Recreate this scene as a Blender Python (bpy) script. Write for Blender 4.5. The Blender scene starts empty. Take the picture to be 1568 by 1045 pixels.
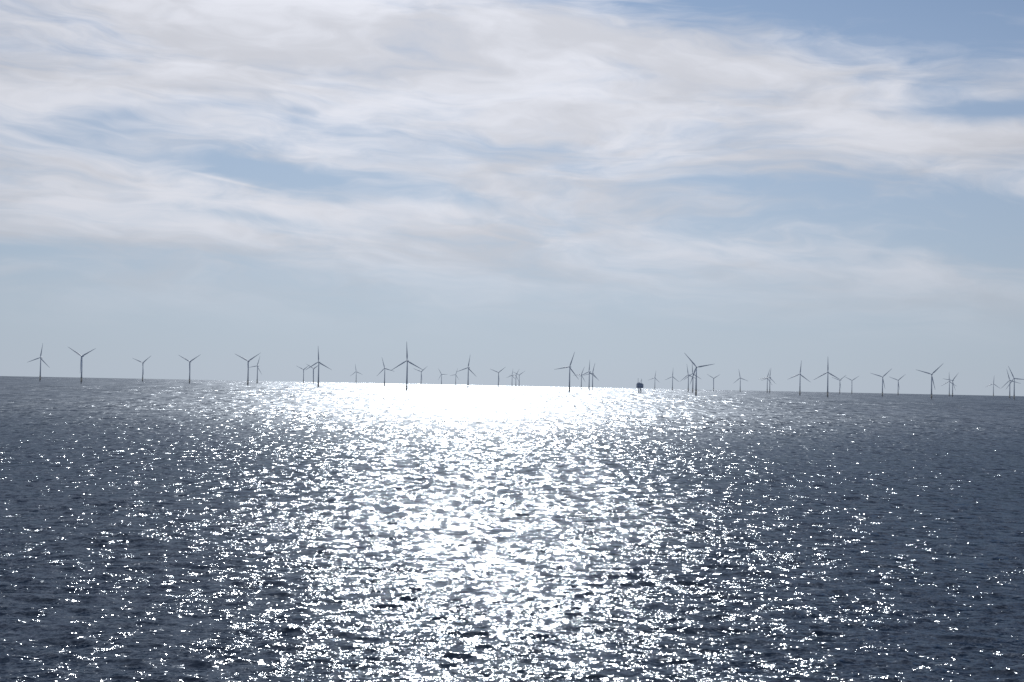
import bpy, math, random
import numpy as np
from mathutils import Matrix, Vector
random.seed(4); rng=np.random.default_rng(7)
sc=bpy.context.scene
R_E=6371000.0
CAM_H=30.0
SUN_EL=math.radians(30); SUN_AZ=math.radians(-1.6)   # az from +Y toward +X

# ---------------- node helper ----------------
class NT:
    def __init__(s,t): s.t=t
    def n(s,typ,**k):
        nd=s.t.nodes.new(typ)
        for a,b in k.items(): setattr(nd,a,b)
        return nd
    def put(s,sock,v):
        if isinstance(v,bpy.types.NodeSocket): s.t.links.new(v,sock)
        elif v is not None: sock.default_value=v
    def m(s,op,a,b=None,c=None,clamp=False):
        nd=s.n('ShaderNodeMath',operation=op); nd.use_clamp=clamp
        s.put(nd.inputs[0],a); s.put(nd.inputs[1],b)
        if c is not None: s.put(nd.inputs[2],c)
        return nd.outputs[0]
    def vm(s,op,a,b=None,sc=None):
        nd=s.n('ShaderNodeVectorMath',operation=op)
        s.put(nd.inputs[0],a)
        if b is not None: s.put(nd.inputs[1],b)
        if sc is not None: s.put(nd.inputs['Scale'],sc)
        return nd.outputs['Value'] if op in('DOT_PRODUCT','LENGTH') else nd.outputs[0]
    def comb(s,x,y,z=0.0):
        nd=s.n('ShaderNodeCombineXYZ'); s.put(nd.inputs[0],x); s.put(nd.inputs[1],y); s.put(nd.inputs[2],z); return nd.outputs[0]
    def noise(s,vec,scale=1,detail=2,rough=0.5,dist=0.0):
        nd=s.n('ShaderNodeTexNoise'); s.put(nd.inputs['Vector'],vec)
        nd.inputs['Scale'].default_value=scale; nd.inputs['Detail'].default_value=detail
        nd.inputs['Roughness'].default_value=rough; nd.inputs['Distortion'].default_value=dist
        return nd
    def mr(s,v,a,b,c=0.0,d=1.0,smooth=True):
        nd=s.n('ShaderNodeMapRange'); nd.interpolation_type='SMOOTHSTEP' if smooth else 'LINEAR'
        s.put(nd.inputs['Value'],v)
        for i,x in zip((1,2,3,4),(a,b,c,d)): s.put(nd.inputs[i],x)
        return nd.outputs[0]
    def mix(s,f,a,b,mode='MIX'):
        nd=s.n('ShaderNodeMix',data_type='RGBA',blend_type=mode)
        s.put(nd.inputs[0],f); s.put(nd.inputs[6],a); s.put(nd.inputs[7],b); return nd.outputs[2]

# ---------------- world ----------------
w=bpy.data.worlds.new("World"); sc.world=w; w.use_nodes=True
t=w.node_tree; t.nodes.clear(); N=NT(t)
sky=N.n('ShaderNodeTexSky'); sky.sky_type='NISHITA'; sky.sun_disc=False
sky.sun_elevation=SUN_EL; sky.sun_rotation=SUN_AZ
sky.altitude=30; sky.air_density=1.0; sky.dust_density=0.25; sky.ozone_density=2.0
tc=N.n('ShaderNodeTexCoord'); d=tc.outputs['Generated']
sep=N.n('ShaderNodeSeparateXYZ'); t.links.new(d,sep.inputs[0])
X,Y,Z=sep.outputs
az=N.m('ARCTAN2',X,Y); el=N.m('ARCSINE',Z)
sd=(math.sin(SUN_AZ)*math.cos(SUN_EL),math.cos(SUN_AZ)*math.cos(SUN_EL),math.sin(SUN_EL))
cosg=N.vm('DOT_PRODUCT',d,sd)
elS=N.m('ADD',el,N.m('MULTIPLY',az,0.05))
P=N.comb(N.m('MULTIPLY',az,5.5),N.m('MULTIPLY',elS,19.0),8.3)
wn=N.noise(P,1.1,3,0.5)
wv=N.vm('SCALE',N.vm('SUBTRACT',wn.outputs['Color'],(0.5,0.5,0.5)),sc=1.3)
P2=N.vm('ADD',P,wv)
nA=N.noise(P2,1.3,8,0.56)
n1=nA.outputs['Fac']
P3=N.vm('MULTIPLY',P2,(1.0,2.4,1.0))
n2=N.noise(P3,1.9,6,0.60).outputs['Fac']
dens=N.m('ADD',N.m('MULTIPLY',N.m('SUBTRACT',n1,0.5),2.2),N.m('MULTIPLY',N.m('SUBTRACT',n2,0.5),1.5))
blobs=[ # az, el, r_az, r_el, amp, slope
(.335,.268,.15,.045,-1.6,0),(.12,.272,.12,.010,-.85,-.05),(.335,.186,.08,.009,-.95,.05),
(.30,.112,.19,.024,-.95,-.04),(-.163,.141,.06,.008,-1.1,0),(-.084,.129,.08,.008,-.85,-.05),
(-.19,.182,.07,.009,-.6,-.15),(-.27,.171,.04,.012,-.5,0),(-.314,.076,.17,.012,-.6,0),
(.168,.138,.09,.010,-.5,-.1),(-.16,.105,.10,.007,-.5,0),(.02,.155,.09,.006,-.3,-.1),
(-.13,.238,.28,.045,.42,0),(.03,.20,.18,.04,.35,0),(.306,.164,.12,.014,.55,-.05),(-.08,.085,.22,.020,.25,0),
(-.31,.12,.10,.02,.3,0),(.12,.08,.12,.012,.2,0),
(-.196,.1335,.028,.0011,.5,-.18),(-.020,.1035,.030,.0012,.45,-.2)]
wu=N.m('MULTIPLY',N.m('SUBTRACT',wn.outputs['Fac'],.5),0.05)
elW=N.m('ADD',el,wu)
for i,(ca,ce,ra,re,am,sl) in enumerate(blobs):
    E=el if re<.002 else elW
    du=N.m('SUBTRACT',az,ca); dv=N.m('SUBTRACT',N.m('SUBTRACT',E,ce),N.m('MULTIPLY',du,sl))
    a_=N.m('DIVIDE',du,ra); b_=N.m('DIVIDE',dv,re)
    q=N.m('MULTIPLY_ADD',a_,a_,N.m('MULTIPLY',b_,b_))
    dens=N.m('MULTIPLY_ADD',N.m('POWER',math.e,N.m('MULTIPLY',q,-1.0)),am,dens)
cov=N.mr(dens,-0.90,0.52)
cov=N.m('MULTIPLY',cov,N.mr(el,0.015,0.12,0.0,1.0))
cov=N.m('MULTIPLY',cov,0.93)
# cloud radiance: thin ice cloud, forward scattering toward the sun, soft grey thick parts
fs=N.m('POWER',N.m('MAXIMUM',cosg,0.0),8.0)
lum=N.m('MULTIPLY_ADD',fs,0.38,0.54)
nS=N.n('ShaderNodeSeparateColor'); t.links.new(nA.outputs['Color'],nS.inputs[0])
sh=N.mr(nS.outputs[1],0.36,0.68,1.09,0.84)
lum=N.m('MULTIPLY',lum,sh)
ccol=N.vm('SCALE',N.comb(0.955,0.97,1.05),sc=N.m('MULTIPLY',lum,10.0))
hz=N.vm('SCALE',N.comb(0.86,0.97,1.15),sc=N.m('MULTIPLY',N.m('MULTIPLY_ADD',fs,0.42,0.43),10.0))
hzf=N.mr(el,-0.02,0.34,0.95,0.12,False)
skyc=N.mix(hzf,N.vm('MULTIPLY',sky.outputs[0],(.215,.345,.49)),hz)
col=N.mix(cov,skyc,ccol)
bg=N.n('ShaderNodeBackground'); t.links.new(col,bg.inputs[0]); bg.inputs[1].default_value=0.1
out=N.n('ShaderNodeOutputWorld'); t.links.new(bg.outputs[0],out.inputs[0])

# ---------------- sun ----------------
L=bpy.data.lights.new("sun",'SUN'); L.energy=5.0; L.angle=math.radians(0.53); L.color=(1,.95,.89)
so=bpy.data.objects.new("sun",L); sc.collection.objects.link(so)
so.rotation_euler=Vector(sd).to_track_quat('Z','Y').to_euler(); so.location=(0,0,500)

# ---------------- sea ----------------
def build_sea():
    f=np.radians(29)
    a=np.concatenate([np.linspace(-f,f,1700),np.linspace(f,2*np.pi-f,90)[1:-1]])
    nA=len(a)
    th=np.linspace(math.atan(CAM_H/130),0.00335,800)
    r_main=CAM_H/np.tan(th)
    r_far=np.array([9500,10500,12000,14000,16500,19500,23000,28000,36000.])
    r_main=r_main[r_main<9000]
    r=np.concatenate([[2,15,40,70,100,120],r_main,r_far]); nR=len(r)
    dr=np.gradient(r)
    RR,AA=np.meshgrid(r,a,indexing='ij'); DR=np.repeat(dr[:,None],nA,1)
    px=RR*np.sin(AA); py=RR*np.cos(AA)
    z=np.zeros_like(px); ox=np.zeros_like(px); oy=np.zeros_like(px)
    nW=90
    lam=np.exp(rng.uniform(math.log(1.0),math.log(10),nW))
    ang=np.radians(8)+rng.normal(0,0.52,nW)
    slope=0.17*math.sqrt(2.0/nW)*np.ones(nW)
    for l,g,s in zip(lam,ang,slope):
        k=2*np.pi/l; A=s/k; ph=rng.uniform(0,6.28)
        damp=np.clip((l/np.maximum(DR,RR*0.0007)-2.2)/3.0,0,1)
        dx,dy=math.sin(g),math.cos(g)
        p=k*(px*dx+py*dy)+ph
        z+=A*damp*np.cos(p); ox-=0.7*A*damp*dx*np.sin(p); oy-=0.7*A*damp*dy*np.sin(p)
    side=(np.abs(((AA+np.pi)%(2*np.pi))-np.pi)<f*1.001)
    z*=side; ox*=side; oy*=side
    co=np.stack([px+ox,py+oy,z-RR**2/(2*R_E)],-1).reshape(-1,3)
    co=np.vstack([co,[[0,0,0]]]); ic=len(co)-1
    i=np.arange(nR-1)[:,None]; j=np.arange(nA)[None,:]; j2=(j+1)%nA
    q=np.stack([i*nA+j,i*nA+j2,(i+1)*nA+j2,(i+1)*nA+j],-1).reshape(-1,4)[:,::-1]
    tri=np.stack([np.full(nA,ic),np.arange(nA),(np.arange(nA)+1)%nA],-1)[:,::-1]
    me=bpy.data.meshes.new("sea")
    nq,nt=len(q),len(tri)
    me.vertices.add(len(co)); me.vertices.foreach_set('co',co.astype(np.float32).ravel())
    li=np.concatenate([q.ravel(),tri.ravel()]).astype(np.int32)
    me.loops.add(len(li)); me.loops.foreach_set('vertex_index',li)
    me.polygons.add(nq+nt)
    st=np.concatenate([np.arange(nq)*4,nq*4+np.arange(nt)*3]).astype(np.int32)
    me.polygons.foreach_set('loop_start',st)
    me.update(calc_edges=True)
    me.polygons.foreach_set('use_smooth',np.ones(len(me.polygons),bool))
    if me.polygons[0].normal.z<0: me.flip_normals()
    o=bpy.data.objects.new("sea",me); sc.collection.objects.link(o); return o
sea=build_sea()
m=bpy.data.materials.new("sea_water"); m.use_nodes=True; t=m.node_tree; t.nodes.clear(); N=NT(t)
geo=N.n('ShaderNodeNewGeometry'); pos=geo.outputs['Position']
dist=N.vm('LENGTH',pos)
def slopes(sx,sy,amp_x,amp_y,off,detail=2,rough=.55):
    v=N.vm('ADD',N.vm('MULTIPLY',pos,(1/sx,1/sy,0.0)),off)
    c=N.noise(v,1.0,detail,rough).outputs['Color']
    return N.vm('MULTIPLY',N.vm('SUBTRACT',c,(.5,.5,.5)),(amp_x,amp_y,0))
# small ripples resolved nearby; with distance they become micro-roughness instead
s1=N.vm('SCALE',slopes(0.52,0.34,1.55,1.5,(3,7,1),2,.6),sc=N.mr(dist,220,800,1.0,0.15))
s2=N.vm('SCALE',slopes(2.2,1.8,1.25,1.45,(31,17,5),2),sc=N.mr(dist,350,1200,1.0,0.15))
s3=N.vm('SCALE',slopes(3.2,9,1.5,2.0,(11,27,9),2,.6),sc=N.m('MULTIPLY',N.mr(dist,150,480,0.1,1.0),N.mr(dist,900,2200,1.0,0.15)))
s4=N.vm('SCALE',slopes(6,55,1.4,2.0,(1,2,4),2,.6),sc=N.m('MULTIPLY',N.mr(dist,500,1300,0.0,1.0),N.mr(dist,2200,5000,1.0,0.3)))
s5=N.vm('SCALE',slopes(15,330,1.2,1.8,(7,2,14),2,.6),sc=N.mr(dist,1300,3200,0.0,1.0))
g1=N.mr(N.noise(N.vm('MULTIPLY',pos,(1/160,1/220,0)),1.0,4,.6).outputs['Fac'],.3,.7,.75,1.25)
g2=N.mr(N.noise(N.vm('MULTIPLY',pos,(1/7,1/20,0)),1.0,3,.6).outputs['Fac'],.3,.7,.5,1.45)
S=N.vm('SCALE',N.vm('ADD',s1,s2),sc=g2)
S=N.vm('SCALE',N.vm('ADD',N.vm('ADD',S,s3),N.vm('ADD',s4,s5)),sc=g1)
nn=N.vm('NORMALIZE',N.vm('ADD',geo.outputs['Normal'],S))
fr=N.n('ShaderNodeFresnel'); fr.inputs['IOR'].default_value=1.33; t.links.new(nn,fr.inputs['Normal'])
# effective reflectance of a wind-roughened sea saturates well below 1 at grazing angles
F=N.m('DIVIDE',fr.outputs[0],N.m('MULTIPLY_ADD',fr.outputs[0],2.7,1.0))
df=N.n('ShaderNodeBsdfDiffuse'); df.inputs['Color'].default_value=(0.005,0.012,0.027,1); 
gl=N.n('ShaderNodeBsdfGlossy'); gl.distribution='GGX'; gl.inputs['Color'].default_value=(.78,.88,1,1)
t.links.new(nn,gl.inputs['Normal'])
t.links.new(N.mr(dist,220,1500,0.11,0.245),gl.inputs['Roughness'])
mx=N.n('ShaderNodeMixShader'); t.links.new(F,mx.inputs[0]); t.links.new(df.outputs[0],mx.inputs[1]); t.links.new(gl.outputs[0],mx.inputs[2])
mo=N.n('ShaderNodeOutputMaterial'); t.links.new(mx.outputs[0],mo.inputs[0])
sea.data.materials.append(m)

# ---------------- turbine materials ----------------
def paint(name,c,rough=.45,var=.08):
    m=bpy.data.materials.new(name); m.use_nodes=True; t=m.node_tree; N=NT(t); b=t.nodes['Principled BSDF']
    tc=N.n('ShaderNodeTexCoord')
    f=N.noise(N.vm('MULTIPLY',tc.outputs['Object'],(.6,.6,.12)),1.0,4,.6).outputs['Fac']
    k=N.mr(f,.3,.7,1-var,1+var)
    t.links.new(N.vm('SCALE',N.comb(*c),sc=k),b.inputs['Base Color']); b.inputs['Roughness'].default_value=rough
    return m
M_haze_grey=paint("turbine_grey_haze_tint",(.46,.54,.66)); M_yel=paint("transition_yellow_paint",(.46,.46,.42))  # turbine grey is lightened and blued to stand in for distance haze
M_steel=paint("platform_steel",(.26,.32,.42),.5); M_dark=paint("topside_cladding",(.24,.32,.46),.5)

def mesh(name,verts,faces,mats,mi=None,smooth=False):
    me=bpy.data.meshes.new(name); me.from_pydata(verts,[],faces)
    for x in mats: me.materials.append(x)
    for k,p in enumerate(me.polygons):
        p.use_smooth=smooth
        if mi: p.material_index=mi[k]
    me.update(); return me
class MB:
    def __init__(s): s.v=[];s.f=[];s.m=[]
    def lathe(s,prof,n,mi,cx=0,cy=0,axis='Z'):
        b=len(s.v)
        for r,z in prof:
            for i in range(n):
                a=2*math.pi*i/n
                p=(cx+r*math.cos(a),cy+r*math.sin(a),z) if axis=='Z' else (r*math.cos(a),z,r*math.sin(a))
                s.v.append(p)
        for k in range(len(prof)-1):
            for i in range(n):
                q=(b+k*n+i,b+k*n+(i+1)%n,b+(k+1)*n+(i+1)%n,b+(k+1)*n+i)
                s.f.append(q); s.m.append(mi)
        s.f.append(tuple(b+i for i in range(n))[::-1]); s.m.append(mi)
        s.f.append(tuple(b+(len(prof)-1)*n+i for i in range(n))); s.m.append(mi)
    def box(s,x0,x1,y0,y1,z0,z1,mi):
        b=len(s.v); s.v+=[(x,y,z) for z in(z0,z1) for y in(y0,y1) for x in(x0,x1)]
        s.f+=[(b,b+2,b+3,b+1),(b+4,b+5,b+7,b+6),(b,b+1,b+5,b+4),(b+2,b+6,b+7,b+3),(b,b+4,b+6,b+2),(b+1,b+3,b+7,b+5)]; s.m+=[mi]*6
    def strut(s,a,c,r,mi,n=6):
        a=Vector(a);c=Vector(c);d=(c-a).normalized(); u=d.orthogonal().normalized(); w=d.cross(u); b=len(s.v)
        for p in(a,c):
            for i in range(n):
                g=2*math.pi*i/n; s.v.append(tuple(p+u*r*math.cos(g)+w*r*math.sin(g)))
        for i in range(n): s.f.append((b+i,b+(i+1)%n,b+n+(i+1)%n,b+n+i)); s.m.append(mi)
        s.f.append(tuple(b+i for i in range(n))[::-1]); s.m.append(mi); s.f.append(tuple(b+n+i for i in range(n))); s.m.append(mi)
    def mesh(s,name,mats,smooth=False): return mesh(name,s.v,s.f,mats,s.m,smooth)
HUB=83.0
b=MB()
b.lathe([(2.35,-12),(2.35,4)],20,2)
b.lathe([(2.5,4),(2.5,18)],20,1)
b.lathe([(4.2,18),(4.2,18.3)],20,2)
for i in range(12):
    a=2*math.pi*i/12; x,y=4.1*math.cos(a),4.1*math.sin(a)
    b.strut((x,y,18.3),(x,y,19.5),.06,2,4)
    a2=2*math.pi*(i+1)/12; b.strut((x,y,19.5),(4.1*math.cos(a2),4.1*math.sin(a2),19.5),.06,2,4)
b.lathe([(2.1,18.3),(2.0,40),(1.75,62),(1.4,HUB-1.9)],20,0)
for s in(-1,1): b.strut((s*.8,-3.1,-2),(s*.8,-3.1,17.9),.2,1,6)
for z in range(0,18,3): b.strut((-.8,-3.1,z+.5),(.8,-3.1,z+.5),.1,1,4)
tower_me=b.mesh("tower",[M_haze_grey,M_yel,M_steel],True)
b=MB()
sec=[(2.2,1.5,1.5,-.1),(3.2,1.95,1.9,0),(8,2.05,2.0,.05),(13,1.9,1.8,.15),(14.3,1.3,1.1,.3)]
n=16
for y,rx,rz,zc in sec:
    for i in range(n):
        a=2*math.pi*i/n; c,s_=math.cos(a),math.sin(a)
        b.v.append((rx*math.copysign(abs(c)**.5,c),y-6+2.0,zc+rz*math.copysign(abs(s_)**.5,s_)))
for k in range(len(sec)-1):
    for i in range(n): b.f.append((k*n+i,(k+1)*n+i,(k+1)*n+(i+1)%n,k*n+(i+1)%n)); b.m.append(0)
b.f.append(tuple(range(n))); b.m.append(0); b.f.append(tuple((len(sec)-1)*n+i for i in range(n))[::-1]); b.m.append(0)
b.strut((.6,8,2),(.6,8,4.2),.12,0); b.strut((-.6,8,2),(-.6,8,3.6),.1,0)
nac_me=b.mesh("nacelle",[M_haze_grey],True)
b=MB()
b.lathe([(.2,-6.3),(1.0,-5.9),(1.55,-4.9),(1.7,-3.4),(1.6,-2.0)],18,0,axis='Y')
st=[(1.2,2.3,2.3,0),(4,2.4,1.9,.3),(8,3.6,1.0,.3),(12,4.0,.8,.25),(20,3.3,.6,.16),(32,2.3,.42,.08),(44,1.5,.27,.03),(50,1.05,.17,.01),(53,.5,.08,0),(53.6,.15,.05,0)]
for kb in range(3):
    A=2*math.pi*kb/3; ca,sa=math.cos(A),math.sin(A); base=len(b.v); n=12
    for r,ch,th,tw in st:
        for i in range(n):
            g=2*math.pi*i/n
            x=ch*(.5*math.cos(g)+.12); y=.5*th*math.sin(g)*(1+.35*math.cos(g))
            x,y=x*math.cos(tw)-y*math.sin(tw),x*math.sin(tw)+y*math.cos(tw)
            y+=-4.0-0.0006*r*r
            b.v.append((x*ca+r*sa,y,-x*sa+r*ca))
    for k in range(len(st)-1):
        for i in range(n): b.f.append((base+k*n+i,base+k*n+(i+1)%n,base+(k+1)*n+(i+1)%n,base+(k+1)*n+i)); b.m.append(0)
    b.f.append(tuple(base+(len(st)-1)*n+i for i in range(n))); b.m.append(0)
rot_me=b.mesh("rotor",[M_haze_grey],True)

def sea_z(x,y): return -(x*x+y*y)/(2*R_E)
# bearing (milliradian, east of +Y), distance m, rotor phase deg, yaw deg
T=[(-331,5000,11,14),(-302,4350,62,10),(-259,6200,52,14),(-226,5350,58,12),(-185,4800,57,10),(-178.5,6700,21,30),
(-146,8600,55,18),(-135.5,4650,-2,12),(-139,7700,60,22),(-109,9500,-8,16),(-89,6600,-15,16),(-73.3,3930,-2,10),
(-63.3,8400,50,16),(-49,10800,-30,20),(-39,10900,20,24),(-30.3,5600,11,26),(-9,7900,52,14),(0.6,10600,10,30),(3.3,10200,30,20),(5.6,9800,55,18),
(41,4650,20,22),(49.3,8300,25,30),(54.8,6300,5,34),(57.2,7000,15,28),(101,9900,10,28),(113.4,8400,5,26),
(124.5,6900,-8,34),(130,4080,-41,8),(127.7,6200,-3,40),(142.3,9200,60,26),(161,8300,-10,26),(180,7800,20,38),(181.8,7500,10,40),
(203,5500,6,24),(222.5,4700,0,20),(231,8700,50,30),(239.5,8600,57,22),(261,6000,47,22),(272,7700,50,28),(295.5,4700,46,26),
(308,7800,0,42),(310.3,7200,40,44),(339,9000,5,26),(350.5,6400,-15,38),(353.6,5500,-25,38)]
for (be,dd,ph,yw) in T:
    u=be/1000.; x,y=dd*u, dd
    e=bpy.data.objects.new("wind_turbine",None); sc.collection.objects.link(e); e.empty_display_size=20
    e.location=(x,y,sea_z(x,y))
    e.rotation_euler=(0,0,-math.radians(yw)*1.0)
    to=bpy.data.objects.new("tower",tower_me); no=bpy.data.objects.new("nacelle",nac_me); ro=bpy.data.objects.new("rotor",rot_me)
    for o in(to,no,ro): sc.collection.objects.link(o); o.parent=e
    no.location=ro.location=(0,0,HUB)
    ro.rotation_euler=(0,math.radians(ph),0)

# ---------------- offshore substation ----------------
dd=5300; u=.0905; x,y=dd*u,dd
e=bpy.data.objects.new("offshore_substation",None); sc.collection.objects.link(e); e.location=(x,y,sea_z(x,y)); e.rotation_euler=(0,0,.2)
def part(name,b,mats):
    o=bpy.data.objects.new(name,b.mesh(name,mats)); sc.collection.objects.link(o); o.parent=e
b=MB()
for sx in(-1,1):
    for sy in(-1,1): b.strut((sx*5,sy*5,-10),(sx*3.6,sy*4,17),.9,0,10)
for z0,z1 in((-4,5),(5,16)):
    for sx in(-1,1):
        b.strut((sx*4.6,-4.8,z0),(sx*4,4.3,z1),.4,0); b.strut((sx*4.6,4.8,z0),(sx*4,-4.3,z1),.4,0)
    for sy in(-1,1):
        b.strut((-4.6,sy*4.8,z0),(4,sy*4.3,z1),.4,0); b.strut((4.6,sy*4.8,z0),(-4,sy*4.3,z1),.4,0)
part("jacket",b,[M_steel])
b=MB()
b.box(-9,9,-8,8,17,18,0); b.box(-11,11,-9,9,18,24,1); b.box(-12,12,-10,10,24,24.6,0)
b.box(-11,11,-9,9,24.6,31,1); b.box(-12,12,-10,10,31,31.6,0); b.box(-10,4,-7,7,31.6,36,1); b.box(5.5,9.5,-5,5,31.6,34.5,0)
part("topside",b,[M_steel,M_dark])
b=MB()
b.lathe([(7,37.4),(7,38)],16,0,cx=-3); b.strut((-3,0,36),(-3,0,37.4),2.5,0,8)
b.strut((8,6,31.6),(8,6,52),.6,0); b.strut((8,6,48),(0,0,40),.4,0); b.strut((-9,-6,36),(-9,-6,54),.6,0)
part("helideck_and_crane",b,[M_steel])

# ---------------- camera ----------------
cd=bpy.data.cameras.new("camera"); cam=bpy.data.objects.new("camera",cd); sc.collection.objects.link(cam); sc.camera=cam
cd.lens=50; cd.sensor_width=36; cd.clip_start=.5; cd.clip_end=80000
pitch=math.radians(1.63); roll=math.radians(1.13)
cam.matrix_world=Matrix.Translation((0,0,CAM_H))@Matrix.Rotation(math.pi/2+pitch,4,'X')@Matrix.Rotation(roll,4,'Z')
sc.view_settings.view_transform='Standard'; sc.view_settings.look='None'; sc.view_settings.exposure=0
